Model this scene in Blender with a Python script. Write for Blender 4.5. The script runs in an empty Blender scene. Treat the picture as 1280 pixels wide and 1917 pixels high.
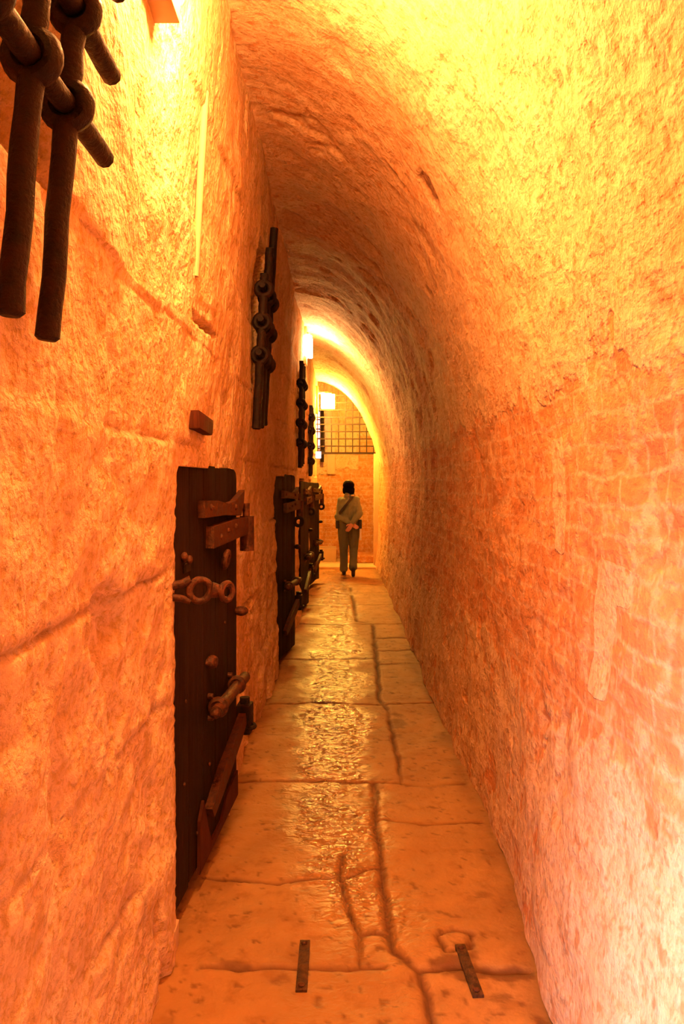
import bpy, bmesh, math, random
import numpy as np
from mathutils import Vector, Matrix

random.seed(7)
S = bpy.context.scene
C = S.collection

# ------------------------------------------------------------------ camera, world, light, exposure
F_PX, EYE = 1462.0, 1.6
cam_d = bpy.data.cameras.new('camera')
cam = bpy.data.objects.new('camera', cam_d); C.objects.link(cam)
cam.location = (0, 0, EYE); cam.rotation_euler = (math.pi / 2, 0, 0)
cam_d.sensor_fit = 'VERTICAL'; cam_d.sensor_height = 23.6
cam_d.lens = 23.6 * F_PX / 1917.0
cam_d.shift_x = 5.0 / 1917.0            # a slightly off-centre lens, as in the photograph
cam_d.shift_y = -53.5 / 1917.0
cam_d.clip_start = 0.05
S.camera = cam

S.view_settings.view_transform = 'Standard'
S.view_settings.look = 'None'
S.view_settings.exposure = 0.12
S.view_settings.gamma = 1.0
S.view_settings.use_curve_mapping = False
S.cycles.use_denoising = True
S.cycles.use_adaptive_sampling = True
S.cycles.adaptive_threshold = 0.15
S.cycles.adaptive_min_samples = 16
S.cycles.max_bounces = 5
S.cycles.diffuse_bounces = 4
S.cycles.glossy_bounces = 2

w = bpy.data.worlds.new('world'); S.world = w; w.use_nodes = True
w.node_tree.nodes['Background'].inputs[0].default_value = (0.25, 0.12, 0.05, 1)
w.node_tree.nodes['Background'].inputs[1].default_value = 0.02

# lamp strengths (red, green, blue)
L_NEAR = (345.0, 160.0, 44.0)
L_MID = (205.0, 114.0, 39.0)
L_BACK = (108.0, 56.0, 12.0)             # unseen lamp added behind the camera to brighten the near walls
L_END = (480.0, 270.0, 33.0)
L_ADDED_SIDE = (18.5, 17.5, 21.0)              # paler fill from an added, unseen light at the left

def area(name, loc, rot, size, rgb, spread=180):
    d = bpy.data.lights.new(name, 'AREA'); d.energy = max(rgb); d.color = [v / max(max(rgb), 1e-6) for v in rgb]
    d.spread = math.radians(spread)
    d.shape = 'RECTANGLE'; d.size, d.size_y = size
    o = bpy.data.objects.new(name, d); C.objects.link(o)
    o.location = loc; o.rotation_euler = rot
    return o
# added area light, unseen at the left, brightening the lower right wall
area('added_side_light', (-1.0, 0.35, 0.75), (0, math.radians(-84), math.radians(42)), (0.45, 0.5), L_ADDED_SIDE, 75)

# ------------------------------------------------------------------ noise
def _hash(i, j, k, seed):
    h = (i * 374761393 + j * 668265263 + k * 2147483647 + seed * 974711) & 0xffffffff
    h = ((h ^ (h >> 13)) * 1274126177) & 0xffffffff
    h = h ^ (h >> 16)
    return (h & 0xffff) / 65535.0

def vnoise(p, seed=0):
    f = np.floor(p); d = p - f; i = f.astype(np.int64)
    d = d * d * (3 - 2 * d)
    r = 0
    for a in (0, 1):
        for b in (0, 1):
            for c in (0, 1):
                wt = (d[:, 0] if a else 1 - d[:, 0]) * (d[:, 1] if b else 1 - d[:, 1]) * (d[:, 2] if c else 1 - d[:, 2])
                r = r + wt * _hash(i[:, 0] + a, i[:, 1] + b, i[:, 2] + c, seed)
    return r * 2 - 1

def fbm(p, scale, octv=4, seed=0, gain=.5):
    r, amp, s = 0, 1.0, scale
    for o in range(octv):
        r = r + amp * vnoise(p * s, seed + o * 17); amp *= gain; s *= 2.03
    return r

def sstep(a, b, x):
    t = np.clip((x - a) / (b - a), 0, 1)
    return t * t * (3 - 2 * t)

# ------------------------------------------------------------------ materials
MASONRY = (.84, .73, .62)                # overall depth of colour of stone, brick and plaster
class NT:
    def __init__(s, name):
        s.m = bpy.data.materials.new(name); s.m.use_nodes = True
        s.t = s.m.node_tree; s.n = s.t.nodes; s.b = s.n['Principled BSDF']
    def link(s, a, b): s.t.links.new(a, b)
    def put(s, sock, v):
        if hasattr(v, 'is_output'): s.link(v, sock)
        else: sock.default_value = v
    def obj(s): return s.n.new('ShaderNodeTexCoord').outputs['Object']
    def attr(s, name, out='Fac'):
        a = s.n.new('ShaderNodeAttribute'); a.attribute_name = name; return a.outputs[out]
    def noise(s, vec, scale, detail=4, rough=.55, dist=0.0):
        n = s.n.new('ShaderNodeTexNoise'); s.put(n.inputs['Vector'], vec)
        n.inputs['Scale'].default_value = scale; n.inputs['Detail'].default_value = detail
        n.inputs['Roughness'].default_value = rough; n.inputs['Distortion'].default_value = dist
        return n.outputs['Fac']
    def noisec(s, vec, scale, detail=2):
        n = s.n.new('ShaderNodeTexNoise'); s.put(n.inputs['Vector'], vec)
        n.inputs['Scale'].default_value = scale; n.inputs['Detail'].default_value = detail
        return n.outputs['Color']
    def voro(s, vec, scale, feature='F1', smooth=None):
        n = s.n.new('ShaderNodeTexVoronoi'); s.put(n.inputs['Vector'], vec); n.feature = feature
        n.inputs['Scale'].default_value = scale
        if smooth is not None: n.inputs['Smoothness'].default_value = smooth
        return n.outputs['Distance']
    def ramp(s, f, stops):
        r = s.n.new('ShaderNodeValToRGB'); s.link(f, r.inputs[0]); e = r.color_ramp.elements
        while len(e) < len(stops): e.new(.5)
        for k, (p, c) in enumerate(stops):
            e[k].position = p; e[k].color = (c, c, c, 1) if isinstance(c, (int, float)) else (*c, 1)
        return r.outputs[0]
    def mix(s, f, a, b, mode='MIX'):
        m = s.n.new('ShaderNodeMix'); m.data_type = 'RGBA'; m.blend_type = mode
        s.put(m.inputs[0], f)
        for sock, v in ((m.inputs[6], a), (m.inputs[7], b)):
            s.put(sock, (*v, 1) if isinstance(v, tuple) and len(v) == 3 else v)
        return m.outputs[2]
    def math(s, op, a, b=0.0, clamp=False):
        m = s.n.new('ShaderNodeMath'); m.operation = op; m.use_clamp = clamp
        s.put(m.inputs[0], a); s.put(m.inputs[1], b); return m.outputs[0]
    def scale(s, vec, v):
        m = s.n.new('ShaderNodeMapping'); s.link(vec, m.inputs[0]); m.inputs['Scale'].default_value = v
        return m.outputs[0]
    def vadd(s, a, b, k):
        m = s.n.new('ShaderNodeVectorMath'); m.operation = 'SCALE'; s.link(b, m.inputs[0]); m.inputs['Scale'].default_value = k
        q = s.n.new('ShaderNodeVectorMath'); q.operation = 'ADD'; s.link(a, q.inputs[0]); s.link(m.outputs[0], q.inputs[1])
        return q.outputs[0]
    def bump(s, h, dist, strength=1.0, prev=None):
        b = s.n.new('ShaderNodeBump'); s.link(h, b.inputs['Height'])
        b.inputs['Distance'].default_value = dist; b.inputs['Strength'].default_value = strength
        if prev is not None: s.link(prev, b.inputs['Normal'])
        return b.outputs[0]
    def fin(s, col, rough=.8, normal=None, metal=0.0, spec=.5, tone=None):
        if tone: col = s.mix(1.0, col, tone, 'MULTIPLY')
        s.put(s.b.inputs['Base Color'], (*col, 1) if isinstance(col, tuple) else col)
        s.put(s.b.inputs['Roughness'], rough); s.b.inputs['Metallic'].default_value = metal
        s.b.inputs['Specular IOR Level'].default_value = spec
        if normal is not None: s.link(normal, s.b.inputs['Normal'])
        return s.m

def mat_stone():
    t = NT('limestone_blocks'); o = t.obj()
    big = t.noise(o, 1.6, 3, .6); fine = t.noise(o, 38, 4, .62); mid = t.noise(o, 9, 3, .6)
    col = t.ramp(big, [(.3, (.70, .46, .30)), (.55, (.82, .58, .39)), (.75, (.86, .64, .46))])
    col = t.mix(t.ramp(mid, [(.36, .7), (.50, 0.0)]), col, (.64, .39, .18))
    col = t.mix(t.ramp(fine, [(.36, .95), (.52, 0.0)]), col, (.60, .37, .16))
    col = t.mix(t.math('MULTIPLY', t.attr('joint'), .62), col, (.26, .13, .06))
    n = t.bump(fine, .017, 1.0); n = t.bump(mid, .030, .65, n)
    n = t.bump(t.voro(o, 55, 'SMOOTH_F1', .6), .005, .5, n)
    return t.fin(col, .85, n, spec=.25, tone=(1.0, .95, .84))

def mat_brick():
    t = NT('brick_and_plaster'); o = t.obj(); uv = t.attr('surf', 'Vector')
    wob = t.vadd(t.vadd(uv, t.noisec(t.scale(uv, (1, 1, 1)), 4, 3), .07), t.noisec(uv, 20, 3), .022)
    b = t.n.new('ShaderNodeTexBrick'); t.link(wob, b.inputs['Vector'])
    b.inputs['Scale'].default_value = 1.0; b.inputs['Brick Width'].default_value = .255
    b.inputs['Row Height'].default_value = .088; b.inputs['Mortar Size'].default_value = .013
    b.inputs['Mortar Smooth'].default_value = 1.0; b.offset = .5; b.inputs['Bias'].default_value = -.1
    b.inputs['Color1'].default_value = (.72, .30, .12, 1); b.inputs['Color2'].default_value = (.80, .43, .20, 1)
    b.inputs['Mortar'].default_value = (.83, .53, .34, 1)
    fine = t.noise(o, 40, 3, .65); mid = t.noise(o, 7, 3, .6, .5); big = t.noise(o, 1.7, 2, .55)
    brick = t.mix(t.ramp(mid, [(.38, .65), (.55, 0.0)]), b.outputs['Color'], (.56, .20, .07))
    brick = t.mix(t.ramp(t.noise(o, 13, 2, .6), [(.50, 0.0), (.64, .8)]), brick, (.84, .55, .36))
    plast = t.ramp(mid, [(.3, (.74, .48, .29)), (.5, (.82, .58, .39)), (.7, (.87, .66, .48))])
    plast = t.mix(t.ramp(t.noise(o, 17, 2, .6), [(.32, .75), (.42, 0.0)]), plast, (.60, .26, .10))
    pm = t.attr('plaster')
    pf = t.math('ADD', pm, t.math('MULTIPLY', t.math('SUBTRACT', t.noise(o, 6, 3, .65), .5), 1.5))
    pf = t.math('ADD', pf, t.math('MULTIPLY', t.math('SUBTRACT', big, .5), .8))
    pf = t.ramp(pf, [(.46, 0.0), (.56, 1.0)])
    col = t.mix(pf, brick, plast)
    col = t.mix(t.math('MULTIPLY', t.attr('hole'), .85), col, (.13, .035, .014))  # holes darkened in the colour, standing in for shade in their depth
    col = t.mix(t.ramp(fine, [(.36, .6), (.52, 0.0)]), col, (.56, .29, .13))
    hb = t.math('MULTIPLY', b.outputs['Fac'], t.math('SUBTRACT', 1.0, t.math('MULTIPLY', pf, .85)))
    streak = t.noise(t.scale(o, (1, .35, 1)), 26, 3, .6)
    n = t.bump(fine, .009, .9); n = t.bump(streak, .012, .8, n); n = t.bump(mid, .028, .6, n); n = t.bump(hb, .010, -.8, n)
    n = t.bump(pf, .006, .7, n)
    return t.fin(col, .82, n, spec=.3, tone=MASONRY)

def mat_floor():
    t = NT('worn_stone_paving'); o = t.obj()
    big = t.noise(o, 2.2, 3, .6); mid = t.noise(o, 11, 3, .6); fine = t.noise(o, 60, 3, .6)
    col = t.ramp(big, [(.3, (.50, .31, .17)), (.55, (.62, .40, .23)), (.75, (.70, .47, .29))])
    col = t.mix(t.ramp(mid, [(.32, .5), (.46, 0.0)]), col, (.38, .20, .09))
    col = t.mix(t.attr('stain_and_edge'), col, (.17, .065, .025))
    col = t.mix(t.attr('joint'), col, (.17, .07, .03))
    worn = t.attr('worn')
    dents = t.noise(t.scale(o, (1, 1.5, 1)), 19, 2, .45, .9)
    rough = t.mix(t.attr('joint'), t.mix(worn, t.ramp(mid, [(.3, .72), (.7, .58)]), t.ramp(mid, [(.3, .27), (.7, .16)])), (.8, .8, .8))
    n = t.bump(fine, .004, .6); n = t.bump(mid, .012, .5, n)
    n = t.bump(t.math('MULTIPLY', t.ramp(dents, [(.25, 0.0), (.75, 1.0)]), worn), .0075, 1.0, n)
    return t.fin(col, rough, n, spec=.5, tone=(.64, .485, .27))

def mat_wood(name, c0, c1, ax=2):
    t = NT(name); o = t.obj()
    sc = [26, 26, 26]; sc[ax] = 1.6
    g = t.noise(t.scale(o, tuple(sc)), 1.0, 6, .65, .6); big = t.noise(o, 3, 4, .6)
    col = t.mix(g, c0, c1); col = t.mix(t.ramp(big, [(.35, .6), (.6, 0.0)]), col, tuple(v * .35 for v in c0))
    n = t.bump(g, .008, .9)
    return t.fin(col, t.ramp(big, [(.3, .6), (.7, .85)]), n, spec=.12)

def mat_iron(name, c0, c1, rough=.55, metal=0.0):
    t = NT(name); o = t.obj()
    g = t.noise(o, 30, 5, .65); f = t.noise(o, 120, 3, .6)
    col = t.ramp(g, [(.35, c0), (.65, c1)])
    n = t.bump(g, .006, .8); n = t.bump(f, .002, .8, n)
    return t.fin(col, t.ramp(g, [(.3, rough - .1), (.7, rough + .2)]), n, metal, .22)

def mat_plain(name, c, rough=.8, var=.25, scale=30, b=.002, spec=.3):
    t = NT(name); o = t.obj(); g = t.noise(o, scale, 4, .6)
    col = t.mix(g, tuple(v * (1 - var) for v in c), tuple(min(1, v * (1 + var)) for v in c))
    return t.fin(col, rough, t.bump(g, b, .6), spec=spec)

def mat_glow(name, c, k=None):
    k = k or max(max(c), 1e-6); c = [v / max(c) if max(c) > 1 else v for v in c]
    t = NT(name); t.b.inputs['Base Color'].default_value = (.8, .7, .6, 1)
    t.b.inputs['Emission Color'].default_value = (*c, 1); t.b.inputs['Emission Strength'].default_value = k
    return t.m

M = dict(
    stone=mat_stone(), brick=mat_brick(), floor=mat_floor(),
    wood=mat_wood('dark_oak', (.006, .002, .001), (.036, .013, .005)),
    wood_red=mat_wood('reddish_timber', (.05, .011, .004), (.11, .028, .010)),
    iron=mat_iron('wrought_iron', (.006, .002, .001), (.026, .008, .0035)),
    old_iron=mat_iron('worn_iron', (.03, .011, .005), (.12, .05, .02), .6),
    rust=mat_iron('rusty_iron', (.028, .008, .003), (.12, .036, .013), .5),
    plaster=mat_plain('pale_plaster', (.64, .42, .25), .85, .08, 12, .004),
    conduit=mat_plain('painted_conduit', (.50, .32, .18), .7, .04, 20, .001),
    metal=mat_plain('lamp_housing', (.46, .28, .15), .5, .1, 20, .001),
    jacket=mat_plain('sage_jacket', (.19, .20, .14), .9, .15, 18, .01),
    trousers=mat_plain('khaki_trousers', (.12, .12, .09), .9, .15, 14, .01),
    skin=mat_plain('skin', (.62, .30, .22), .55, .06, 30, .001),
    hair=mat_plain('dark_hair', (.006, .003, .002), .95, .3, 90, .004, .05),
    shoe=mat_plain('dark_shoe', (.035, .022, .018), .5, .2, 40, .001),
    bag=mat_plain('dark_bag', (.035, .03, .032), .7, .2, 50, .002),
    cloth=mat_plain('pale_cloth', (.75, .68, .62), .8, .05, 40, .001),
    brass=mat_iron('brass', (.7, .45, .15), (.85, .6, .25), .3, .9),
    glow_near=mat_glow('frosted_glass_lit', L_NEAR),
    glow_mid=mat_glow('frosted_glass_lit_mid', L_MID),
    glow_end=mat_glow('frosted_glass_lit_end', L_END),
    glow_back=mat_glow('added_back_lamp_glow', L_BACK),
    exit_glow=mat_glow('emergency_light_face', (.9, .85, 1.0), 6.0),
    day=mat_glow('daylit_pane', (.75, .62, .85), 2.2),
)

# ------------------------------------------------------------------ mesh helpers
def mesh_obj(name, verts, faces, mat, parent=None, smooth=True, attrs=None):
    me = bpy.data.meshes.new(name)
    verts = np.asarray(verts, dtype=np.float32); faces = np.asarray(faces, dtype=np.int32)
    me.vertices.add(len(verts)); me.vertices.foreach_set('co', verts.ravel())
    nf, k = faces.shape
    me.loops.add(nf * k); me.loops.foreach_set('vertex_index', faces.ravel())
    me.polygons.add(nf); me.polygons.foreach_set('loop_start', np.arange(0, nf * k, k, dtype=np.int32))
    me.update(calc_edges=True)
    if smooth: me.polygons.foreach_set('use_smooth', np.ones(nf, dtype=bool))
    for an, av in (attrs or {}).items():
        av = np.asarray(av, dtype=np.float32)
        if av.ndim == 1:
            a = me.attributes.new(an, 'FLOAT', 'POINT'); a.data.foreach_set('value', av)
        else:
            a = me.attributes.new(an, 'FLOAT_VECTOR', 'POINT'); a.data.foreach_set('vector', av.ravel())
    me.materials.append(mat); me.validate()
    o = bpy.data.objects.new(name, me); C.objects.link(o)
    if parent: o.parent = parent
    return o

def grid_faces(nu, nv, flip=False):
    a = (np.arange(nu - 1)[:, None] * nv + np.arange(nv - 1)[None, :]).ravel()
    f = np.stack([a, a + nv, a + nv + 1, a + 1], 1)
    return f[:, ::-1] if flip else f

def structure(o): o['kind'] = 'structure'; return o

class MB:
    """collects shapes into ONE mesh"""
    def __init__(s): s.bm = bmesh.new()
    def _add(s, vs, fs):
        v = [s.bm.verts.new(p) for p in vs]
        for f in fs:
            try: s.bm.faces.new([v[i] for i in f])
            except ValueError: pass
        return v
    def box(s, lo, hi, mat=None, bev=0.0):
        b = bmesh.new(); bmesh.ops.create_cube(b, size=1)
        for v in b.verts:
            v.co = Vector([(lo[k] + hi[k]) / 2 + v.co[k] * (hi[k] - lo[k]) for k in range(3)])
        if bev: bmesh.ops.bevel(b, geom=b.edges[:], offset=bev, segments=2, affect='EDGES', profile=.7)
        s.merge(b, mat); return s
    def merge(s, b, mat=None):
        b.verts.index_update()
        s._add([(mat @ v.co) if mat else v.co.copy() for v in b.verts], [[v.index for v in f.verts] for f in b.faces]); b.free()
    def tube(s, pts, r, n=10, caps=True):
        pts = [Vector(p) for p in pts]; rs = r if isinstance(r, (list, tuple)) else [r] * len(pts)
        rings = []; prev = None
        for i, p in enumerate(pts):
            d = (pts[min(i + 1, len(pts) - 1)] - pts[max(i - 1, 0)]).normalized()
            if prev is None:
                a = d.orthogonal().normalized()
            else:
                a = (prev - d * prev.dot(d)).normalized()
            prev = a; b = d.cross(a)
            rings.append([s.bm.verts.new(p + (a * math.cos(t) + b * math.sin(t)) * rs[i]) for t in [2 * math.pi * k / n for k in range(n)]])
        for r0, r1 in zip(rings, rings[1:]):
            for k in range(n): s.bm.faces.new([r0[k], r0[(k + 1) % n], r1[(k + 1) % n], r1[k]])
        if caps: s.bm.faces.new(rings[0][::-1]); s.bm.faces.new(rings[-1])
        return s
    def torus(s, c, axis, R, r, n=18, m=8, sq=1.0):
        c = Vector(c); ax = Vector(axis).normalized(); a = ax.orthogonal().normalized(); b = ax.cross(a)
        R_ = []
        for i in range(n):
            t = 2 * math.pi * i / n; d = a * math.cos(t) + b * math.sin(t)
            R_.append([s.bm.verts.new(c + d * (R + r * math.cos(q)) + ax * r * sq * math.sin(q)) for q in [2 * math.pi * k / m for k in range(m)]])
        for i in range(n):
            for k in range(m): s.bm.faces.new([R_[i][k], R_[(i + 1) % n][k], R_[(i + 1) % n][(k + 1) % m], R_[i][(k + 1) % m]])
        return s
    def ball(s, c, r, sc=(1, 1, 1), seg=12):
        b = bmesh.new(); bmesh.ops.create_uvsphere(b, u_segments=seg, v_segments=max(6, seg * 2 // 3), radius=r)
        for v in b.verts: v.co = Vector(c) + Vector((v.co.x * sc[0], v.co.y * sc[1], v.co.z * sc[2]))
        s.merge(b); return s
    def capsule(s, p0, p1, r0, r1=None):
        r1 = r0 if r1 is None else r1
        b = bmesh.new()
        for p, r in ((p0, r0), (p1, r1)):
            q = bmesh.ops.create_icosphere(b, subdivisions=2, radius=r)
            for v in q['verts']: v.co += Vector(p)
        h = bmesh.ops.convex_hull(b, input=b.verts[:])
        for g in list(h['geom_interior']) + list(h['geom_unused']):
            if isinstance(g, bmesh.types.BMVert) and g.is_valid: b.verts.remove(g)
        s.merge(b); return s
    def plate(s, outline, th, mat):
        """outline (u, v) extruded along the third local axis, then placed by mat"""
        n = len(outline)
        vs = [mat @ Vector((u, v, 0)) for u, v in outline] + [mat @ Vector((u, v, th)) for u, v in outline]
        s._add(vs, [list(range(n))[::-1], list(range(n, 2 * n))] + [[k, (k + 1) % n, n + (k + 1) % n, n + k] for k in range(n)])
        return s
    def jitter(s, amp, scale=9, seed=1):
        if len(s.bm.verts):
            p = np.array([v.co[:] for v in s.bm.verts])
            d = np.stack([fbm(p, scale, 2, seed + 31 * k) for k in range(3)], 1) * amp
            for v, q in zip(s.bm.verts, d): v.co += Vector(q)
        return s
    def build(s, name, mat, parent=None, smooth=True, angle=40):
        bmesh.ops.recalc_face_normals(s.bm, faces=s.bm.faces[:])
        me = bpy.data.meshes.new(name); s.bm.to_mesh(me); s.bm.free()
        if smooth:
            me.polygons.foreach_set('use_smooth', np.ones(len(me.polygons), dtype=bool))
            me.set_sharp_from_angle(angle=math.radians(angle))
        me.materials.append(mat)
        o = bpy.data.objects.new(name, me); C.objects.link(o)
        if parent:
            o.parent = parent
        return o

def tag(o, label, cat, group=None):
    o['label'] = label; o['category'] = cat; o['kind'] = 'thing'
    if group: o['group'] = group
    return o

def thing(name, loc, label, cat, rz=0.0, group=None):
    o = bpy.data.objects.new(name, None); C.objects.link(o); o.empty_display_size = .05
    o.location = loc; o.rotation_euler = (0, 0, rz)
    return tag(o, label, cat, group)

# ------------------------------------------------------------------ the corridor's shape
def wall_left_x(Y, z):
    Y = np.asarray(Y, float); z = np.asarray(z, float)
    base = np.where(Y < 5, -.565, np.where(Y < 9.4, -.565 + .1 * (Y - 5) / 4.4, -.465 + .02 * (Y - 9.4) / 5.6))
    base = base - .035 * sstep(2.75, 2.2, Y) * sstep(1.5, .3, z)       # the foot of the wall falls back near the camera
    return base + .055 * (1 - .75 * sstep(5, 9, Y)) * np.maximum(0, z - 1.5)
def WL(Y, z): return float(wall_left_x(Y, z))

VC_X, VC_Z, VA, VB = -.5, 1.5, 1.27, 2.05        # quarter-elliptical vault

def axis_values(segs):
    out = []
    for a, b, st in segs:
        out += list(np.arange(a, b - st * .4, st))
    out.append(segs[-1][1]); return np.array(out)

# --- wall_left : big limestone blocks, cell doorways and window openings cut in
DOORS = [(2.745, 3.76), (6.60, 7.56), (9.36, 10.34), (11.60, 12.56)]
WINS = [(1.02, 1.44, 2.14, 3.1), (4.66, 5.1, 2.2, 3.1), (8.62, 9.1, 2.0, 2.85), (11.0, 11.5, 1.9, 2.6)]
def build_wall_left():
    ys = axis_values([(1.0, 4.0, .013), (4.0, 7.0, .025), (7.0, 15.0, .05)])
    zs = axis_values([(0.0, 3.6, .0145)])
    ed_y = [e for d in DOORS for e in d] + [e for q in WINS for e in q[:2]]
    def insert(vals, edges):
        keep = np.array([v for v in vals if min(abs(v - e) for e in edges) > .007])
        return np.unique(np.concatenate([keep] + [[e - .002, e + .002] for e in edges]))
    ys = insert(ys, ed_y); zs = insert(zs, [1.66] + [v for q in WINS for v in q[2:]])
    Y, Z = np.meshgrid(ys, zs, indexing='ij'); Y = Y.ravel(); Z = Z.ravel()
    P = np.stack([np.zeros_like(Y), Y, Z], 1)
    X = wall_left_x(Y, Z)
    wob = fbm(P, 2.0, 3, 5) * .018
    rows = [-.1, .40, .865, 1.30, 1.735, 2.13, 2.55, 2.98, 3.7]
    d = np.full_like(Y, 9.0); offs = np.zeros_like(Y)
    for k in range(len(rows) - 1):
        zz = Z + wob
        inrow = (zz >= rows[k]) & (zz < rows[k + 1])
        rr = random.Random(40 + k)
        cuts = [.6 + rr.random() * .7]
        while cuts[-1] < 15.5: cuts.append(cuts[-1] + .75 + rr.random() * .75)
        if k == 3: cuts = [1.1, 2.47, 4.4, 5.3] + [c for c in cuts if c > 6.0]
        cuts = np.array(cuts)
        yy = Y + wob * .6
        dv = np.min(np.abs(yy[inrow, None] - cuts[None, :]), axis=1)
        dh = np.minimum(np.abs(zz[inrow] - rows[k]), np.abs(zz[inrow] - rows[k + 1]))
        d[inrow] = np.minimum(dv + .004, dh)
        idx = np.searchsorted(cuts, yy[inrow])
        offs[inrow] = (np.sin(idx * 12.9898 + k * 78.233) * .5) * .012
    strength = np.clip(.42 + fbm(P, 1.7, 3, 9) * .9, .05, 1.0) * (1 - .45 * sstep(1.5, 2.2, Z))
    joint = np.exp(-(d / .007) ** 2) * strength
    low = sstep(1.5, .2, Z)
    disp = offs + fbm(P, 6.0, 5, 3, .55) * (.006 + .008 * low) + fbm(P, 1.1, 3, 21) * .016 - joint * .016
    disp += np.maximum(0, fbm(P, 3.2, 4, 33) - .35) * -.04 * (.4 + low)
    # worn pits and dents, deeper near the ground
    disp -= np.maximum(0, fbm(P * np.array([1, 1, .45]), 9, 3, 55) - .55) * .05 * (.35 + low)
    disp += .010 * sstep(.40, .36, Z + wob)                                # plinth course
    # broken notch beside the first door, ragged jamb, slit and its patch
    ny = (Y - (1.93 + (1.34 - Z) * .35)) / .10; nz = (Z - 1.235) / .125
    disp -= .06 * sstep(1.25, .7, np.sqrt(ny ** 2 + nz ** 2) + fbm(P, 14, 3, 71) * .25) * sstep(1.36, 1.335, Z)
    disp -= .025 * sstep(.13, .05, np.abs(Y - 2.28 + fbm(P, 8, 2, 90) * .05)) * sstep(1.0, 1.2, Z) * sstep(1.36, 1.3, Z)
    disp -= .007 * sstep(.26, .2, np.abs(Y - 3.04)) * sstep(.10, .07, np.abs(Z - 2.2 + fbm(P, 5, 2, 18) * .03))
    slit = sstep(.25, .23, np.abs(Y - 3.05)) * sstep(.014, .008, np.abs(Z - 2.215 + fbm(P, 10, 2, 8) * .008))
    disp -= .09 * slit
    joint = np.maximum(joint, slit)  # shade of the slit put into the colour through the joint mask
    calm = np.exp(-((Y - 2.74) / .10) ** 2) * (Z < 1.75)
    disp = disp * (1 - .88 * calm) - .004 * calm
    # doorways and window openings
    for y0, y1 in DOORS:
        m = (Y > y0) & (Y < y1) & (Z < 1.66)
        disp -= np.where(m, .32, 0)
        edge = np.exp(-((Y - y0 + .012) / .035) ** 2) * (Z < 1.68) * (Y < y0)
        disp -= edge * (.004 + np.abs(fbm(P, 24, 3, 15)) * .008)
    for y0, y1, z0, z1 in WINS:
        m = (Y > y0) & (Y < y1) & (Z > z0) & (Z < z1)
        disp -= np.where(m, .55, 0)
    V = np.stack([X + disp, Y, Z], 1)
    return structure(mesh_obj('wall_left', V, grid_faces(len(ys), len(zs)), M['stone'], attrs={'joint': joint}))

# --- right wall and vault share one profile
def floor_edge_r(Y): return .70 - .07 * sstep(3.3, 2.3, Y)
HOLES = [(3.55, 2.94, .075, .075, 1.0), (3.87, 3.12, .035, .08, .7), (2.00, 2.63, .022, .022, .55), (1.79, 2.56, .016, .045, .35), (1.60, 2.33, .013, .06, .35),
         (1.66, 2.34, .018, .05, .25), (1.53, 2.41, .016, .03, .35), (1.76, 2.02, .045, .04, .2), (1.56, 2.05, .03, .04, .2), (4.1, 2.95, .05, .03, .5), (4.5, 2.7, .04, .04, .4)]
PATCH = [(2.76, 1.37, 1.75, .075), (2.26, .98, 1.37, .075), (2.13, 1.28, 1.37, .07), (1.62, 1.0, 1.2, .09)]
def plaster_amount(P, Y, Z):
    pl = .30 + .55 * sstep(1.55, 2.25, Z)                          # the vault keeps its plaster
    pl = np.maximum(pl, (.66 + .16 * sstep(2.9, 2.4, Y)) * sstep(1.0, .55, Z + fbm(P, 2.2, 3, 81) * .18))
    pl -= .44 * sstep(2.0, 1.75, Z) * sstep(.8, 1.0, Z)             # the bare brick band
    for y, z0, z1, hw in PATCH:
        wv = fbm(P, 7, 2, 61) * .02
        pl = np.maximum(pl, 1.6 * sstep(hw + .012, hw - .012, np.abs(Y - y + wv)) * sstep(z0 - .02, z0 + .02, Z + wv) * sstep(z1 + .02, z1 - .02, Z + wv))
    return pl
def surf_disp(P, Y, Z):
    d = fbm(P, 1.3, 3, 101) * .022 + fbm(P, 5, 4, 102) * .008 + fbm(P * np.array([1, .4, 1]), 11, 3, 103) * .004
    hole = np.zeros_like(Y)
    for y, z, hy, hz, ha in HOLES:
        q = np.sqrt(((Y - y) / hy) ** 2 + ((Z - z) / hz) ** 2) + fbm(P, 18, 2, 104) * .35
        hole = np.maximum(hole, ha * sstep(1.15, .75, q))
    q = np.maximum(0, fbm(P, 4.2, 4, 107) - .62) * 3
    return d + hole * .018 + np.clip(q, 0, 1) * .015, hole
def build_wall_right():
    ys = axis_values([(-2, 1.2, .06), (1.2, 5.0, .016), (5, 8, .03), (8, 15, .06)])
    zs = axis_values([(0, 1.5, .016)])
    Y, Z = np.meshgrid(ys, zs, indexing='ij'); Y = Y.ravel(); Z = Z.ravel()
    fe = floor_edge_r(Y)
    X = fe + (.77 - fe) * np.sin(np.clip(Z / 1.5, 0, 1) * math.pi / 2)
    P = np.stack([X, Y, Z], 1)
    d, hole = surf_disp(P, Y, Z)
    V = np.stack([X + d, Y, Z], 1)
    at = {'surf': np.stack([Y, Z, 0 * Y], 1), 'plaster': plaster_amount(P, Y, Z), 'hole': hole}
    return structure(mesh_obj('wall_right', V, grid_faces(len(ys), len(zs), True), M['brick'], attrs=at))
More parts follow.
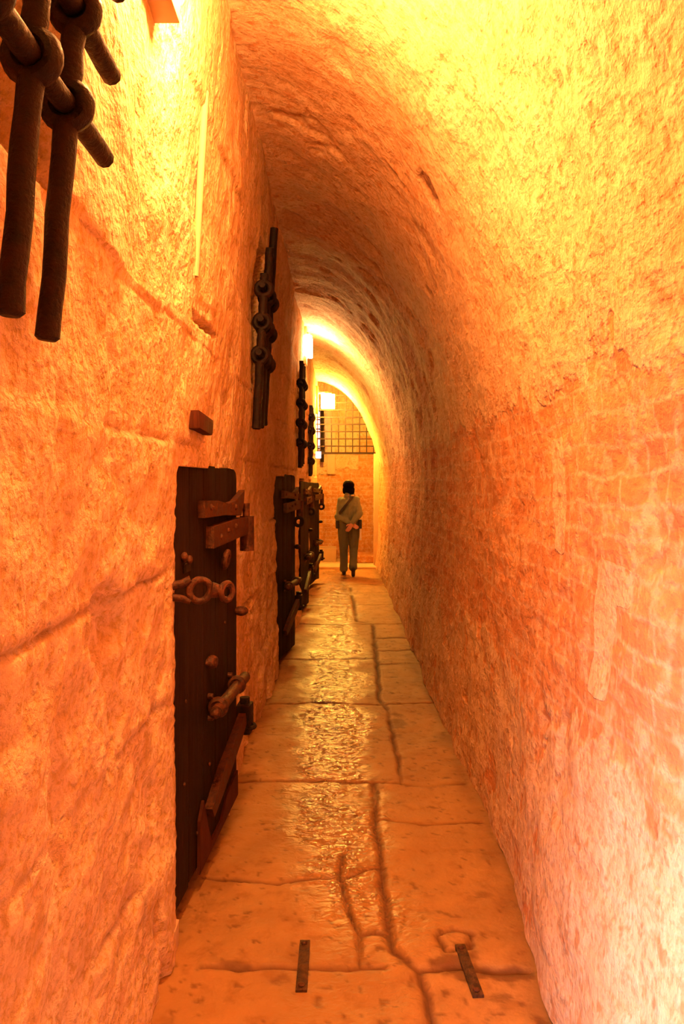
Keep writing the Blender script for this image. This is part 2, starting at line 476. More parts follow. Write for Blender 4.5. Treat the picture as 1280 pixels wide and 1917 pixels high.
def build_ceiling():
    ys = axis_values([(-2, 1.2, .06), (1.2, 5.0, .018), (5, 8, .03), (8, 15, .06)])
    ts = np.linspace(0, math.pi / 2, 150)
    px = np.concatenate([VC_X + VA * np.cos(ts), [-.56, -.64]]); pz = np.concatenate([VC_Z + VB * np.sin(ts), [3.55, 3.55]])
    nx = np.concatenate([np.cos(ts) / VA, [0, 0]]); nz = np.concatenate([np.sin(ts) / VB, [1, 1]])
    nl = np.hypot(nx, nz); nx /= nl; nz /= nl
    s = np.concatenate([[0], np.cumsum(np.hypot(np.diff(px), np.diff(pz)))]) + 1.5
    iy, ip = np.meshgrid(np.arange(len(ys)), np.arange(len(px)), indexing='ij'); iy = iy.ravel(); ip = ip.ravel()
    Y = ys[iy]; P = np.stack([px[ip], Y, pz[ip]], 1)
    d, hole = surf_disp(P, Y, P[:, 2])
    V = np.stack([P[:, 0] + nx[ip] * d, Y, P[:, 2] + nz[ip] * d], 1)
    at = {'surf': np.stack([Y, s[ip], 0 * Y], 1), 'plaster': plaster_amount(P, Y, P[:, 2]), 'hole': hole}
    return structure(mesh_obj('ceiling', V, grid_faces(len(ys), len(px), True), M['brick'], attrs=at))

# --- floor : worn slabs, joints laid out in metres (x, y)
def fl(px, py):
    y = 2339.2 / (py - 905.0); return ((px - 635.0) * y / 1462.0, y)
JOINTS = [[(805, 1917), (785, 1815), (735, 1772), (722, 1700), (712, 1600), (705, 1535), (698, 1463)],
          [(698, 1463), (752, 1466)], [(752, 1466), (737, 1385), (725, 1325), (711, 1308), (706, 1240), (698, 1168), (668, 1163), (662, 1130), (655, 1100)],
          [(375, 1809), (560, 1806), (722, 1808)], [(785, 1815), (860, 1805), (985, 1812)], [(380, 1640), (520, 1648), (635, 1645)],
          [(640, 1600), (636, 1645), (652, 1705), (672, 1745), (725, 1744)], [(672, 1745), (675, 1806)], [(640, 1645), (710, 1622)],
          [(440, 1462), (560, 1461), (698, 1463)], [(752, 1466), (800, 1472), (870, 1468)], [(708, 1535), (780, 1541), (900, 1536)],
          [(460, 1318), (600, 1315), (722, 1318)], [(722, 1316), (815, 1312)], [(520, 1232), (706, 1230)], [(550, 1168), (700, 1168), (765, 1166)],
          [(706, 1241), (790, 1240)], [(703, 1216), (775, 1214)], [(702, 1194), (770, 1193)], [(560, 1133), (664, 1135)], [(570, 1112), (658, 1114)],
          [(662, 1133), (740, 1131)], [(657, 1110), (730, 1109)], [(580, 1094), (720, 1095)],
          [(818, 1752), (850, 1738), (885, 1745), (880, 1775), (838, 1778), (818, 1752)]]
WIDE = {0: .015, 3: .012, 4: .015}
def build_floor():
    xs = axis_values([(-.95, -.70, .05), (-.70, .85, .0105)])
    ys = axis_values([(-2, 1.7, .1), (1.7, 6.0, .0115), (6.0, 10, .02), (10, 15.2, .04)])
    Y, X = np.meshgrid(ys, xs, indexing='ij'); X = X.ravel(); Y = Y.ravel()
    P = np.stack([X, Y, np.zeros_like(X)], 1)
    wx = X + fbm(P, 9, 3, 201) * .008; wy = Y + fbm(P, 9, 3, 202) * .012
    joint = np.zeros_like(X); slab = np.zeros_like(X)
    for k, pl in enumerate(JOINTS):
        wd = WIDE.get(k, .0088)
        q = [fl(*p) for p in pl]
        for (x0, y0), (x1, y1) in zip(q, q[1:]):
            ex, ey = x1 - x0, y1 - y0; L = ex * ex + ey * ey + 1e-9
            t = np.clip(((wx - x0) * ex + (wy - y0) * ey) / L, 0, 1)
            dd = np.hypot(wx - x0 - t * ex, wy - y0 - t * ey)
            joint = np.maximum(joint, np.exp(-(dd / (wd * np.maximum(1, Y / 3.6))) ** 2))
    joint *= np.clip(.95 + fbm(P, 3, 3, 203) * .6, .3, 1)
    stain_and_edge = np.zeros_like(X)
    for (cx, cy, rx, ry, a) in [(.43, 2.59, .10, .10, .75), (.56, 2.55, .10, .06, .8), (-.19, 2.55, .05, .04, .6), (-.33, 2.60, .06, .02, .6), (.45, 2.71, .03, .02, .8),
                                (.60, 2.34, .02, .03, .8), (.50, 2.95, .03, .02, .5), (.36, 2.80, .02, .015, .7), (.20, 2.9, .02, .02, .6), (.36, 4.95, .06, .06, .5), (.35, 4.55, .05, .06, .4),
                                (.39, 5.25, .05, .2, .6), (-.13, 5.75, .06, .12, .75), (-.30, 3.3, .02, .01, .8), (.56, 3.05, .03, .05, .5), (.52, 2.45, .05, .02, .5), (-.10, 5.0, .1, .12, .3), (-.16, 3.95, .03, .05, .5), (.48, 6.5, .05, .1, .5)]:
        q = np.sqrt(((X - cx) / rx) ** 2 + ((Y - cy) / ry) ** 2) + fbm(P, 16, 3, 204) * .7
        stain_and_edge = np.maximum(stain_and_edge, a * sstep(1.1, .5, q))
    spk = np.maximum(0, fbm(P, 30, 3, 205) - .78) * 4
    stain_and_edge = np.maximum(stain_and_edge, np.clip(spk, 0, .6))
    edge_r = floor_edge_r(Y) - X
    stain_and_edge = np.maximum(stain_and_edge, .35 * sstep(.10, .0, edge_r + fbm(P, 8, 3, 206) * .05))  # darker band along the foot of the right wall
    worn = sstep(.34, .08, np.abs(X + .04 - .10 * sstep(3.6, 2.6, Y)) + fbm(P, 3.5, 3, 207) * .12) * (.35 + .65 * sstep(2.5, 3.1, Y))
    h = fbm(P, 1.1, 3, 210) * .012 + fbm(P, 7, 4, 211) * .004 + fbm(P * np.array([1, 1.5, 1]), 17, 2, 212) * .004 * worn
    h = h - joint * .016 - stain_and_edge * .003
    far = sstep(14.2, 14.9, Y); h = h * (1 - far)
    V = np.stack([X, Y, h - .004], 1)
    return structure(mesh_obj('floor', V, grid_faces(len(ys), len(xs), True), M['floor'], attrs={'joint': joint, 'stain_and_edge': stain_and_edge, 'worn': worn}))

build_floor(); build_wall_left(); build_wall_right(); build_ceiling()

# --- the left wall beside and behind the camera (opening added for the unseen side light), and an added end wall
mb = MB(); mb.box((-.75, -2.0, 0), (-.565, -.25, 3.6)); mb.box((-.75, -.25, 1.75), (-.565, 1.0, 3.6)); mb.box((-.75, .85, 0), (-.575, 1.0, 1.75))
structure(mb.build('wall_left_near', M['stone'], smooth=False))
mb = MB(); mb.box((-.8, -2.1, 0), (.9, -2.0, 3.7)); structure(mb.build('wall_back_blocker', M['stone'], smooth=False))  # unseen wall added to shut out world light from behind
mb = MB(); mb.box((-1.6, -.6, -.05), (-.74, 1.2, 0)); mb.box((-1.65, -.6, 0), (-1.6, 1.2, 1.9)); mb.box((-1.6, -.65, 0), (-.75, -.6, 1.9)); mb.box((-1.6, 1.2, 0), (-.75, 1.25, 1.9)); mb.box((-1.6, -.6, 1.9), (-.75, 1.2, 1.95))
structure(mb.build('wall_added_cell', M['stone'], smooth=False))  # unseen cell made up around the added side light

# --- the passage that crosses at the far end
def end_wall():
    y0 = 16.7
    xs = axis_values([(-1.6, 1.6, .02)]); zs = axis_values([(0, 3.9, .02)])
    X, Z = np.meshgrid(xs, zs, indexing='ij'); X = X.ravel(); Z = Z.ravel()
    P = np.stack([X, np.full_like(X, y0), Z], 1)
    pl = np.full_like(X, -.2)
    ragged = fbm(P, 3, 3, 301) * .12
    pl = np.maximum(pl, 1.6 * (Z + ragged > 1.95) * ((X < .42) | (Z > 2.6)))
    pl = np.maximum(pl, 1.6 * (Z > 1.78) * (X < -.07))
    d = fbm(P, 4, 3, 302) * .01
    # smooth plaster face stands a little proud of the brick; splayed sill of the blind window
    V = np.stack([X, y0 - d - .02 * (pl > .5), Z], 1)
    at = {'surf': np.stack([X, Z, 0 * X], 1), 'plaster': pl, 'hole': 0 * X}
    structure(mesh_obj('wall_end', V, grid_faces(len(xs), len(zs)), M['brick'], attrs=at))
end_wall()
mb = MB(); mb.box((-1.6, 15.19, -.08), (1.7, 16.8, -.004)); structure(mb.build('floor_passage', M['plaster'], smooth=False))
mb = MB(); mb.box((-1.7, 15.0, 3.85), (1.7, 16.8, 3.95)); structure(mb.build('ceiling_passage', M['plaster'], smooth=False))
mb = MB(); mb.box((-1.7, 15.02, 0), (-.60, 15.12, 3.9)); mb.box((.86, 15.02, 0), (1.7, 15.12, 3.9)); mb.box((-.62, 15.02, 3.62), (.9, 15.12, 3.9))
structure(mb.build('wall_passage', M['stone'], smooth=False))
# pale stone door jamb on the right, pier on the left, steps
mb = MB(); mb.box((.66, 14.93, 0), (.82, 15.10, 2.17), bev=.01); structure(mb.build('trim_1', M['plaster'], smooth=True))
mb = MB(); mb.box((-.26, 16.64, 1.80), (-.09, 16.75, 3.85), bev=.01); structure(mb.build('trim_2', M['plaster']))
mb = MB(); mb.box((-.62, 14.62, -.02), (.75, 15.25, .035), bev=.012).jitter(.004); structure(mb.build('trim_3', M['plaster']))
mb = MB(); mb.box((.02, 15.7, 0), (.85, 16.75, .14), bev=.015).jitter(.01, 5); structure(mb.build('trim_4', M['brick']))
mb = MB(); mb.box((-.60, 16.0, 0), (-.06, 16.7, .26), bev=.02).jitter(.01, 5); structure(mb.build('trim_5', M['plaster']))
# daylit window in the end wall, left, with its dark frame edge
mb = MB(); mb.box((-.56, 16.55, 2.35), (-.42, 16.62, 3.15)); win = structure(mb.build('window_1', M['day'], smooth=False))
mb = MB()
for z in (2.35, 2.55, 2.75, 2.95, 3.13): mb.box((-.57, 16.50, z - .012), (-.41, 16.545, z + .012))
mb.build('window_bars', M['iron'], win, smooth=False)

# ------------------------------------------------------------------ lamps on the left wall
def wall_lamp(Y, z, size, arm, glow, label, drop=0.0):
    """frosted glass box on a bracket plate, bottom of the glass at z"""
    x = WL(Y, z)
    root = thing('wall_lamp', (x, Y, z), label, 'lamp', group='wall lamps along the corridor')
    sx, sy, sz = size
    MB().box((-.06, -sy * .42, -.10 - drop), (.035, sy * .42, sz + .16), bev=.006).build('back_plate', M['metal'], root)
    MB().box((.02, -.025, sz + .02), (arm + sx * .5, .025, sz + .055), bev=.006).build('bracket_arm', M['metal'], root)
    MB().box((arm, -sy / 2, 0), (arm + sx, sy / 2, sz), bev=.012).build('glass_box', glow, root)
    MB().box((arm + sx * .25, -sy * .25, sz), (arm + sx * .75, sy * .25, sz + .03), bev=.004).build('lamp_cap', M['metal'], root)
wall_lamp(2.10, 3.02, (.17, .22, .22), .06, M['glow_near'], 'box lamp high on left wall above iron bars, only its plate edge in view', drop=.03)
wall_lamp(9.75, 3.18, (.09, .24, .25), .012, M['glow_mid'], 'glowing box lamp on left wall under the dazzling patch of vault')
wall_lamp(14.55, 3.0, (.25, .22, .25), .09, M['glow_end'], 'square white glowing lamp in front of the far lunette grille')

wall_lamp(-1.35, 2.6, (.17, .22, .22), .14, M['glow_back'], 'added unseen box lamp behind the camera, brightening the near walls')

# emergency light: small white panel beside the far opening
em = thing('emergency_light', (WL(14.3, 2.1), 14.3, 2.06), 'tiny white lit panel low beside the far opening, left of the person', 'light')
MB().box((-.03, -.06, -.01), (.02, .06, .13), bev=.004).build('housing', M['metal'], em)
MB().box((.012, -.064, 0), (.105, -.05, .12), bev=.004).build('lit_panel', M['exit_glow'], em)

# dark shutter board standing beside the daylit window
sh = thing('window_shutter', (-.42, 16.5, 2.05), 'tall dark narrow shutter board beside the far daylit window', 'shutter')
MB().box((.02, -.02, 0), (.095, .02, 1.1), bev=.004).build('board', M['wood'], sh)
for z in (.2, .85): MB().box((.015, -.03, z), (.10, -.018, z + .05), bev=.003).build('hinge_strap', M['iron'], sh)

# ------------------------------------------------------------------ lunette grille in the far arch
lg = thing('lunette_grille', (0, 15.0, 2.18), 'iron grid of thin crossing bars filling the far arch', 'grille')
def arch_x(z): return VC_X + VA * math.sqrt(max(0, 1 - ((z - VC_Z) / VB) ** 2))
for k, z in enumerate([2.18, 2.315, 2.455, 2.595, 2.735, 2.87, 3.01, 3.15, 3.29]):
    r = .020 if k == 0 else .011
    MB().box((-.48, -r, z - 2.18 - r), (arch_x(z) + .005, r, z - 2.18 + r)).build('horizontal_bar', M['iron'], lg, smooth=False)
for k in range(9):
    x = -.42 + k * .135
    top = VC_Z + VB * math.sqrt(max(0, 1 - ((x - VC_X) / VA) ** 2)) + .004
    if top > 2.25:
        MB().tube([(x, .012, 0), (x, .012, top - 2.18)], .010, 8).build('vertical_bar', M['iron'], lg)

# ------------------------------------------------------------------ window grilles of linked iron bars
def window_grille(bars, zb, zt, zh, label, tops=None, off=.075, rv=.021, rh=.0155, ext=(.16, .16), lift=None, lean=0.0):
    """bars: distances of the upright bars; zh: heights of the cross bars, threaded through eyes in the uprights"""
    y0 = sum(bars) / len(bars)
    root = thing('window_grille', (WL(y0, zb), y0, zb), label, 'grille', group='iron window grilles on the left wall')
    base = Vector(root.location)
    def pt(y, z, o=off): return Vector((WL(y, z) + o + lean * (z - zb), y, z)) - base
    for i, y in enumerate(bars):
        b = MB(); lo = zb + (lift[i] if lift else 0); zu = tops[i] if tops else zt; zs = [q for q in zh if q < zu - .05]; hs = [lo] + zs + [zu]
        eye = rv * 1.55
        for a, c in zip(hs, hs[1:]):
            za = a + (eye * .9 if a in zh else 0); zc = c - (eye * .9 if c in zh else 0)
            n = 7
            pts = [pt(y, za + (zc - za) * k / n, off + .0015 * math.sin(k * 1.7 + i)) for k in range(n + 1)]
            rr = [rv * (1.0 + .02 * math.sin(k * 2.3 + i * 1.3)) for k in range(n + 1)]
            if a == lo: rr[0] = rv * .72; pts.insert(1, pts[0] + (pts[1] - pts[0]) * .12); rr.insert(1, rv * 1.05)
            b.tube(pts, rr, 12)
        for z in zs: b.torus(pt(y, z), (0, 1, 0), eye, rv * .78, 20, 10, 1.25)
        b.jitter(.0012, 40, i).build('upright_bar', M['iron'], root)
    for j, z in enumerate(zh):
        b = MB(); ya, yb = bars[0] - ext[0], bars[-1] + ext[1]
        n = 18; pts = [pt(ya + (yb - ya) * k / n, z + .0015 * math.sin(k * .9 + j)) for k in range(n + 1)]
        
        b.tube(pts, [rh * (1 + .03 * math.sin(k * 1.3)) for k in range(len(pts))], 10)
        b.jitter(.0012, 40, 50 + j).build('cross_bar', M['iron'], root)
window_grille([.70, .86, 1.02, 1.19, 1.345], 1.845, 3.15, [2.25, 2.415, 2.58, 2.75, 2.92],
              'nearest iron grille, thick linked bars hanging at top left corner', ext=(.1, .215), lift=[.05, .03, .06, .01, 0], off=.044, lean=.028, rh=.020, rv=.0205)
window_grille([4.62, 4.82, 5.02], 1.92, 3.22, [2.36, 2.555, 2.75], 'second iron grille from the camera, between the first two doors, in shadow', tops=[2.84, 3.05, 3.24], off=.05, ext=(.10, .14), lift=[0, .02, .05], rv=.026, rh=.018)
window_grille([8.6, 8.8, 9.0], 1.77, 2.95, [2.05, 2.27, 2.49, 2.71], 'third iron grille, dark against the wall lit by the middle lamp', off=.045, ext=(.1, .12), lift=[0, .02, .05], rv=.024)
window_grille([11.0, 11.2, 11.4], 1.70, 2.7, [1.92, 2.14, 2.36, 2.55], 'farthest iron window grille, just left of the glowing square lamp', off=.045, ext=(.1, .12), lift=[0, .02, .04], rv=.024)

# ------------------------------------------------------------------ cell doors
def frame_of(p0, p1):
    """door frame: x along the leaf away from the camera, y towards the wall, z up"""
    d = Vector((p1[0] - p0[0], p1[1] - p0[1], 0)); L = d.length
    return math.atan2(d.y, d.x), L
def cell_door(p0, p1, zb, zt, label, detail=True, seed=0):
    rz, L = frame_of(p0, p1)
    root = thing('cell_door', (p0[0], p0[1], zb), label, 'door', rz, group='cell doors along the left wall')
    H = zt - zb; T = .055
    rnd = random.Random(seed)
    # local: x along leaf, -y faces the corridor, z up
    b = MB(); n = 5; x = 0
    ws = [.19, .22, .2, .23, .2]; k = L / sum(ws)
    tops = [0, .006, .002, -.004, -.012]
    for i, wd in enumerate(ws):
        wd *= k
        if i < n - 1: b.box((x + .002, 0, rnd.uniform(0, .02)), (x + wd - .002, T, H + tops[i]), bev=.006)
        else:                                                  # last plank, worn round at the top corner
            b.plate([(x + .002, .01), (x + wd, .0), (x + wd, H - .05), (x + wd - .015, H - .02), (x + wd - .05, H - .006), (x + .002, H)], T,
                    Matrix(((1, 0, 0, 0), (0, 0, 1, 0), (0, 1, 0, 0), (0, 0, 0, 1))))
        x += wd
    b.jitter(.003, 7, seed).build('planks', M['wood'], root, angle=30)
    # ledge boards across the planks
    for z in (H * .93, H * .5, H * .06):
        MB().box((.02, T, z - .08), (L - .03, T + .03, z + .05), bev=.005).build('ledge', M['wood'], root)
    def nail(par, xx, zz, r=.014, y=-.012):
        MB().ball((xx, y, zz), r, (1, .7, 1), 10).build('nail_head', M['rust'], par)
    def Q(f): return f * L
    # upper latch plate, bent up at its end
    pm = Matrix(((1, 0, 0, 0), (0, 0, -1, 0), (0, 1, 0, 0), (0, 0, 0, 1)))
    o = MB().plate([(Q(.31), 1.468 - zb), (Q(.62), 1.462 - zb), (Q(.98), 1.445 - zb), (Q(1.03), 1.50 - zb), (Q(1.05), 1.566 - zb), (Q(1.0), 1.552 - zb), (Q(.86), 1.520 - zb), (Q(.7), 1.513 - zb), (Q(.52), 1.528 - zb), (Q(.31), 1.533 - zb)], .030, pm)
    lp = o.jitter(.004, 12, seed + 3).build('latch_plate', M['rust'], root, angle=30)
    nail(lp, Q(.40), 1.503 - zb, .014, -.032); nail(lp, Q(.84), 1.49 - zb, .014, -.032)
    # upper strap hinge with its knuckle and pin past the edge of the leaf
    hz = 1.385 - zb
    o = MB().plate([(Q(.43), hz - .052), (Q(.8), hz - .043), (Q(1.14), hz - .035), (Q(1.16), hz + .045), (Q(.98), hz + .052), (Q(.8), hz + .046), (Q(.43), hz + .038)], .034, pm)
    hs = o.jitter(.003, 12, seed + 4).build('strap_hinge', M['rust'], root, angle=30)
    for f, dz in ((.55, -.012), (.68, .006), (.83, .016)): nail(hs, Q(f), hz + dz, .013, -.036)
    MB().tube([(Q(1.15), -.02, hz - .125), (Q(1.15), -.02, hz + .05)], .036, 14).build('knuckle', M['rust'], hs)
    MB().tube([(Q(1.13), -.02, hz + .05), (Q(1.13), -.02, hz + .115)], .019, 10).build('hinge_pin', M['rust'], hs)
    # lower strap hinge running down across the leaf
    lz = .36 - zb
    o = MB().plate([(Q(.40), lz - .085), (Q(.44), lz - .135), (Q(.62), lz - .10), (Q(.98), lz + .01), (Q(1.08), lz + .05), (Q(1.06), lz + .105), (Q(.90), lz + .07), (Q(.62), lz - .0)], .034, pm)
    h2 = o.jitter(.003, 12, seed + 5).build('strap_hinge', M['rust'], root, angle=30)
    o = MB().box((Q(1.07), -.05, lz - .01), (Q(1.17), .02, lz + .135), bev=.012); o.tube([(Q(1.12), -.015, lz + .13), (Q(1.12), -.015, lz + .165)], .026, 10)
    o.torus((Q(1.12), -.015, lz + .02), (0, 0, 1), .05, .012, 16, 6)
    o.jitter(.003, 14, seed + 6).build('pintle_block', M['iron'], h2)
    # sliding bolt with collars
    bz = .67 - zb
    bo = MB().tube([(Q(.40), -.05, bz), (Q(.96), -.05, bz)], .026, 12).build('sliding_bolt', M['rust'], root)
    MB().ball((Q(.385), -.05, bz), .022).build('bolt_tip', M['rust'], bo)
    for f in (.47, .82): MB().torus((Q(f), -.042, bz), (1, 0, 0), .031, .013, 18, 8, 1.6).tube([(Q(f), -.02, bz - .045), (Q(f), .004, bz - .045)], .012, 8).tube([(Q(f), -.02, bz + .045), (Q(f), .004, bz + .045)], .012, 8).build('bolt_collar', M['rust'], bo)
    if detail:
        # hasp reaching from the stone jamb, with a round eye over a staple
        az = 1.228 - zb
        o = MB(); ax = Vector((.36, -1, 0)).normalized(); up = Vector((0, 0, 1)); fw = ax.cross(up)
        st = Vector((-.055, .035, az))
        def hp(u, v, n=0): return st + ax * u + up * v + fw * n
        o.tube([hp(-.03, .012), hp(.03, .012), hp(.075, .022), hp(.105, .036)], [.015, .017, .015, .013], 10)
        o.tube([hp(-.03, -.022), hp(.03, -.022), hp(.075, -.030), hp(.105, -.042)], [.013, .014, .013, .011], 10)
        o.torus(hp(.137, -.004), fw, .037, .012, 24, 10)
        o.tube([hp(.178, -.004), hp(.215, -.010)], [.026, .020], 10)
        ha = o.jitter(.003, 18, seed + 8).build('hasp', M['rust'], root)
        MB().torus(hp(.232, -.012), (ax * .5 + fw * .6).normalized(), .029, .012, 20, 8).build('staple_ring', M['rust'], ha)
        MB().torus((Q(.66), -.03, 1.245 - zb + .02), (0, 1, .2), .034, .013, 18, 8).build('pull_ring', M['rust'], root)
        MB().ball((Q(.97), -.03, .985 - zb), .034, (1, 1, .7)).build('stud', M['rust'], root)
        MB().ball((Q(.46), -.02, .86 - zb), .036, (1, .8, .8)).jitter(.008, 20, 4).build('stud', M['rust'], root)
        nail(root, .09, 1.33 - zb, .02); nail(root, .16, 1.315 - zb, .017)
        o = MB().plate([(.10, 1.27 - zb), (.20, 1.27 - zb), (.20, 1.31 - zb), (.10, 1.30 - zb)], .008, pm); o.build('old_plate', M['iron'], root)
        # reddish repair board along the foot of the leaf
        o = MB().plate([(L * .28, .0), (L * .52, .005), (L * .97, .03), (L * .97, .15), (L * .76, .11), (L * .66, .045), (L * .48, .04), (L * .42, .13), (L * .36, .26), (L * .30, .20)], .012, pm)
        o.jitter(.004, 9, 3).build('foot_board', M['wood_red'], root, angle=30)
        for xx, zz in ((.12, .42), (.5, .36), (.14, .72), (.78, .9), (.3, .16)): nail(root, xx, zz, .008, -.003)
    else:
        MB().torus((Q(1.04), -.03, 1.225 - zb), (1, .2, 0), .04, .018, 16, 8).build('staple_ring', M['iron'], root)
        MB().ball((Q(.97), -.03, .985 - zb), .034, (1, 1, .7)).build('stud', M['iron'], root)
    return root
cell_door((-.584, 2.76), (-.500, 3.80), .07, 1.672, 'nearest cell door, dark planks with hasp, hinges and sliding bolt', True, 1)
cell_door((-.560, 6.62), (-.432, 7.62), .03, 1.680, 'second cell door, tall dark leaf just past the first stretch of lit wall', False, 11)
cell_door((-.468, 9.40), (-.405, 10.36), .02, 1.62, 'third cell door, narrow dark strip partly hiding the one behind it', False, 21)
cell_door((-.462, 11.63), (-.325, 12.58), .07, 1.61, 'farthest cell door, swung out from wall and nearest the person', False, 31)

# ------------------------------------------------------------------ small things on the walls and floor
def conduit(Y, z0, z1, label):
    root = thing('wall_conduit', (WL(Y, z0) , Y, z0), label, 'conduit', group='pale conduits on the left wall')
    b = MB(); n = 8
    b.tube([(WL(Y, z0 + (z1 - z0) * k / n) - WL(Y, z0) - .004, .002 * math.sin(k), (z1 - z0) * k / n) for k in range(n + 1)], .0135, 10)
    b.build('pipe', M['conduit'], root)
conduit(2.83, 2.35, 3.02, 'upper thin pale vertical conduit on left wall under the near lamp')
conduit(3.88, 1.70, 2.19, 'lower thin pale vertical conduit rising from top of nearest door')

st = thing('wall_bracket', (WL(2.94, 1.83), 2.94, 1.83), 'short dark stub of timber jutting from left wall above nearest door', 'bracket')
MB().box((-.05, -.15, -.035), (.055, .15, .03), bev=.012).jitter(.012, 9, 2).build('stub', M['wood_red'], st)

def cramp(x, y, rz, ln, wd, label):
    root = thing('floor_cramp', (x, y, 0), label, 'metal cramp', rz, group='iron cramps in the paving')
    MB().box((-wd / 2, -ln / 2, -.012), (wd / 2, ln / 2, .002), bev=.002).jitter(.002, 30, 3).build('strap', M['old_iron'], root)
    for s in (-.42, .42): MB().ball((0, s * ln, .005), wd * .32, (1, 1, .4)).build('rivet', M['rust'], root)
cramp(-.121, 2.60, 0.0, .27, .036, 'iron cramp crossing the long dark joint, left one of two in the floor')
cramp(.425, 2.575, .06, .27, .036, 'iron cramp in stained broken slab beside the right wall')

fr = thing('stone_chip', (-.585, 2.68, 0), 'small square stone chip at foot of left wall below nearest door', 'stone')
MB().box((-.05, -.045, -.01), (.028, .045, .085), bev=.008).jitter(.008, 12, 6).build('chip', M['plaster'], fr)

# ------------------------------------------------------------------ the person walking away
def soft(mb, name, mat, parent, voxel, smooth=6, fold=0.0, fscale=9.0, seed=0, stretch=(1, 1, 1)):
    """overlapping limbs grown into one continuous surface"""
    o = mb.build('tmp_limb', mat)
    m = o.modifiers.new('r', 'REMESH'); m.mode = 'VOXEL'; m.voxel_size = voxel
    s = o.modifiers.new('s', 'SMOOTH'); s.factor = .5; s.iterations = smooth
    dg = bpy.context.evaluated_depsgraph_get(); dg.update()
    me = bpy.data.meshes.new_from_object(o.evaluated_get(dg))
    old = o.data; bpy.data.objects.remove(o); bpy.data.meshes.remove(old)
    if fold:
        co = np.empty(len(me.vertices) * 3, np.float32); me.vertices.foreach_get('co', co); co = co.reshape(-1, 3)
        nr = np.empty(len(me.vertices) * 3, np.float32); me.vertices.foreach_get('normal', nr); nr = nr.reshape(-1, 3)
        co = co + nr * (fbm(co * np.array(stretch), fscale, 3, seed) * fold)[:, None]
        me.vertices.foreach_set('co', co.astype(np.float32).ravel())
    me.polygons.foreach_set('use_smooth', np.ones(len(me.polygons), dtype=bool))
    me.materials.clear(); me.materials.append(mat); me.name = name; me.update()
    r = bpy.data.objects.new(name, me); C.objects.link(r)
    if parent: r.parent = parent
    return r

person = thing('person', (.160, 13.5, 0), 'person seen from behind walking away, dark bob, sage jacket, hands clasped behind back', 'person')
HIP = [(-.085, .01, .86), (.085, -.01, .86)]
KNEE = [(-.088, .10, .46), (.088, .03, .47)]
ANK = [(-.080, .17, .085), (.075, -.26, .16)]
TOE = [(-.088, .34, .035), (.078, -.145, .03)]
SH = [(-.128, .01, 1.300), (.132, .01, 1.312)]
ELB = [(-.178, -.075, 1.03), (.185, -.085, 1.085)]
WR = [(.015, -.175, .925), (.055, -.215, .915)]
HD = (.0, .012, 1.545)
b = MB()                                                       # body, one continuous surface
b.ball((0, .012, 1.545), .1, (.78, .95, 1.16), 20); b.ball((0, .05, 1.50), .066, (.95, 1, 1.0)); b.ball((0, .118, 1.53), .018, (.8, 1.2, 1.3))
b.ball((-.082, .02, 1.54), .022, (.5, .8, 1.3)); b.ball((.082, .02, 1.54), .022, (.5, .8, 1.3))
b.capsule((0, .0, 1.46), (0, -.01, 1.36), .052, .06)
b.capsule((0, .01, 1.24), (0, .02, 1.0), .10, .09); b.capsule((-.09, .01, 1.27), (.09, .01, 1.27), .05); b.capsule((-.06, 0, .92), (.06, 0, .92), .10)
for i in (0, 1):
    b.capsule(SH[i], ELB[i], .042, .036); b.capsule(ELB[i], WR[i], .038, .026)
    b.capsule(HIP[i], KNEE[i], .078, .052); b.capsule(KNEE[i], ANK[i], .05, .034); b.capsule(ANK[i], TOE[i], .034, .026)
# right hand hangs from its wrist, closed around the left wrist; left hand open beside it
def hand(w, d, side, nrm, curl):
    w, d, side, nrm = Vector(w), Vector(d).normalized(), Vector(side).normalized(), Vector(nrm).normalized()
    for k in range(4):
        q = w + d * .078 + side * (.027 - .018 * k)
        b.capsule(w + side * (.012 - .008 * k), q, .016, .0125)
        ln = (.036, .041, .039, .031)[k]; a = d.copy(); p = q
        for j in range(3):
            a = (a + nrm * curl * (.5 + .35 * j)).normalized(); p2 = p + a * ln * (1, .72, .58)[j]
            b.capsule(p, p2, .0096 - .0008 * j, .0088 - .0008 * j); p = p2
    t0 = w + d * .02 + side * .026; t1 = t0 + (d * .55 + side * .75).normalized() * .038; t2 = t1 + (d + nrm * .3).normalized() * .034
    b.capsule(t0, t1, .0135, .011); b.capsule(t1, t2, .0105, .0085)
hand((.050, -.222, .905), (-.50, .04, -.80), (-.8, 0, .5), (-.1, .9, .1), .55)
hand((.022, -.178, .92), (.75, .03, -.45), (.45, 0, .75), (0, -.9, 0), .35)
soft(b, 'body', M['skin'], person, .0055, 3)
# hair : rounded bob
b = MB(); b.ball((0, -.002, 1.565), .098, (1.06, 1.12, .92), 20)
b.capsule((-.055, -.02, 1.50), (-.062, -.012, 1.455), .055, .045); b.capsule((.055, -.02, 1.50), (.062, -.012, 1.455), .055, .045); b.capsule((-.04, -.055, 1.49), (.04, -.055, 1.46), .05)
soft(b, 'hair', M['hair'], person, .007, 4, .004, 22, 3, (1, 1, .3))
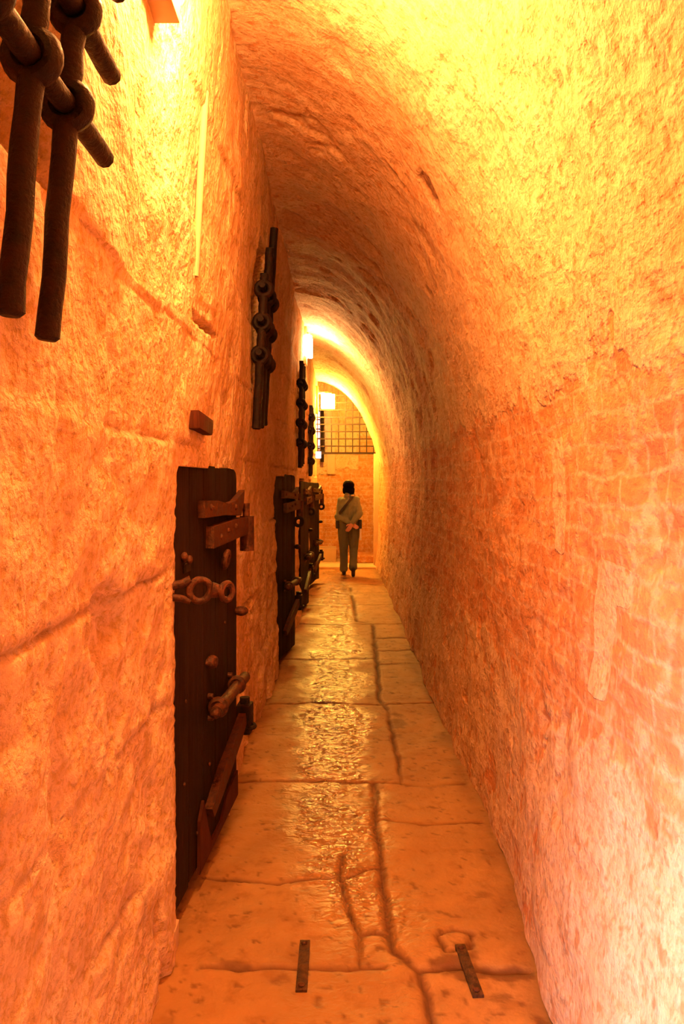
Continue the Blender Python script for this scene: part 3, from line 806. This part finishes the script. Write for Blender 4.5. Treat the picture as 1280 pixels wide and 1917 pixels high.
# jacket with sleeves
b = MB()
b.capsule((-.085, 0, 1.285), (.085, 0, 1.292), .085); b.capsule((-.025, -.01, 1.37), (.025, -.01, 1.37), .062)
b.capsule((-.065, 0, 1.22), (-.075, 0, .96), .112, .108); b.capsule((.065, 0, 1.22), (.075, 0, .96), .112, .108); b.capsule((0, -.03, 1.22), (0, -.02, .97), .12, .11)
b.capsule((-.10, .0, .925), (.10, .0, .925), .085)
for i in (0, 1):
    b.capsule(SH[i], ELB[i], .068, .056); b.capsule(ELB[i], tuple(ELB[i][k] + (WR[i][k] - ELB[i][k]) * .93 for k in range(3)), .062, .043)
soft(b, 'jacket', M['jacket'], person, .008, 4, .010, 10, 5, (1, 1, .8))
b = MB().torus((0, -.004, 1.425), (0, .2, 1), .058, .016, 24, 8, 1.5); b.build('collar', M['jacket'], person)
# wide trousers
b = MB(); b.capsule((-.08, 0, .90), (.08, 0, .90), .112)
for i in (0, 1):
    b.capsule(HIP[i], KNEE[i], .112, .080); hem = tuple(KNEE[i][k] + (ANK[i][k] - KNEE[i][k]) * .93 for k in range(3)); b.capsule(KNEE[i], hem, .076, .076)
soft(b, 'trousers', M['trousers'], person, .009, 4, .010, 7, 8, (1, 1, .4))
for i in (0, 1):
    b = MB(); a, t = Vector(ANK[i]), Vector(TOE[i]); d = (t - a).normalized()
    heel = a - Vector((0, .045, .045)) if i == 0 else a + Vector((0, -.05, -.012))
    b.capsule(heel, t, .040, .034); b.capsule(a, heel, .042, .038)
    for v in b.bm.verts: v.co.z = max(v.co.z, .004)
    soft(b, 'shoe', M['shoe'], person, .008, 3)

# shoulder bag worn across the back
bag = thing('shoulder_bag', (.160, 13.5, 0), 'dark shoulder bag, its strap slanting across the back of the sage jacket', 'bag')
def ribbon(mb, pts, nrm, wd, th):
    L = []
    for k, p in enumerate(pts):
        p = Vector(p); n = Vector(nrm[k]).normalized(); d = (Vector(pts[min(k + 1, len(pts) - 1)]) - Vector(pts[max(k - 1, 0)])).normalized(); s = d.cross(n).normalized()
        L.append([mb.bm.verts.new(p + s * wd + n * q) for q in (0, th)] + [mb.bm.verts.new(p - s * wd + n * q) for q in (th, 0)])
    for a, c in zip(L, L[1:]):
        for k in range(4): mb.bm.faces.new([a[k], a[(k + 1) % 4], c[(k + 1) % 4], c[k]])
    mb.bm.faces.new(L[0]); mb.bm.faces.new(L[-1][::-1]); return mb
pts = [(.085, .085, 1.33), (.085, .03, 1.420), (.075, -.055, 1.405), (.03, -.125, 1.32), (-.04, -.150, 1.235), (-.105, -.142, 1.155), (-.17, -.10, 1.07), (-.215, -.01, .99), (-.215, .05, .94)]
nr = [(0, .7, .7), (0, 0, 1), (0, -.6, .8), (0, -1, .4), (0, -1, .2), (-.3, -1, .1), (-.7, -.7, 0), (-1, -.1, 0), (-1, .1, 0)]
ribbon(MB(), pts, nr, .021, .008).build('strap', M['bag'], bag)
MB().box((-.030, -.012, -.014), (.030, .012, .014), bev=.004).build('buckle', M['brass'], bag).location = (.068, -.082, 1.395)
o = MB().box((-.225, -.07, .82), (-.155, .17, .965), bev=.03).build('pouch', M['bag'], bag)
o = thing('hip_pouch', (.160 + .172, 13.5, 0), 'small dark pouch at the right hip of the person with pale strip hanging', 'pouch')
MB().box((.0, -.10, .82), (.055, .06, .975), bev=.02).build('pocket', M['bag'], o)
MB().box((.015, -.085, .625), (.048, -.05, .83), bev=.008).build('hanging_strip', M['cloth'], o)
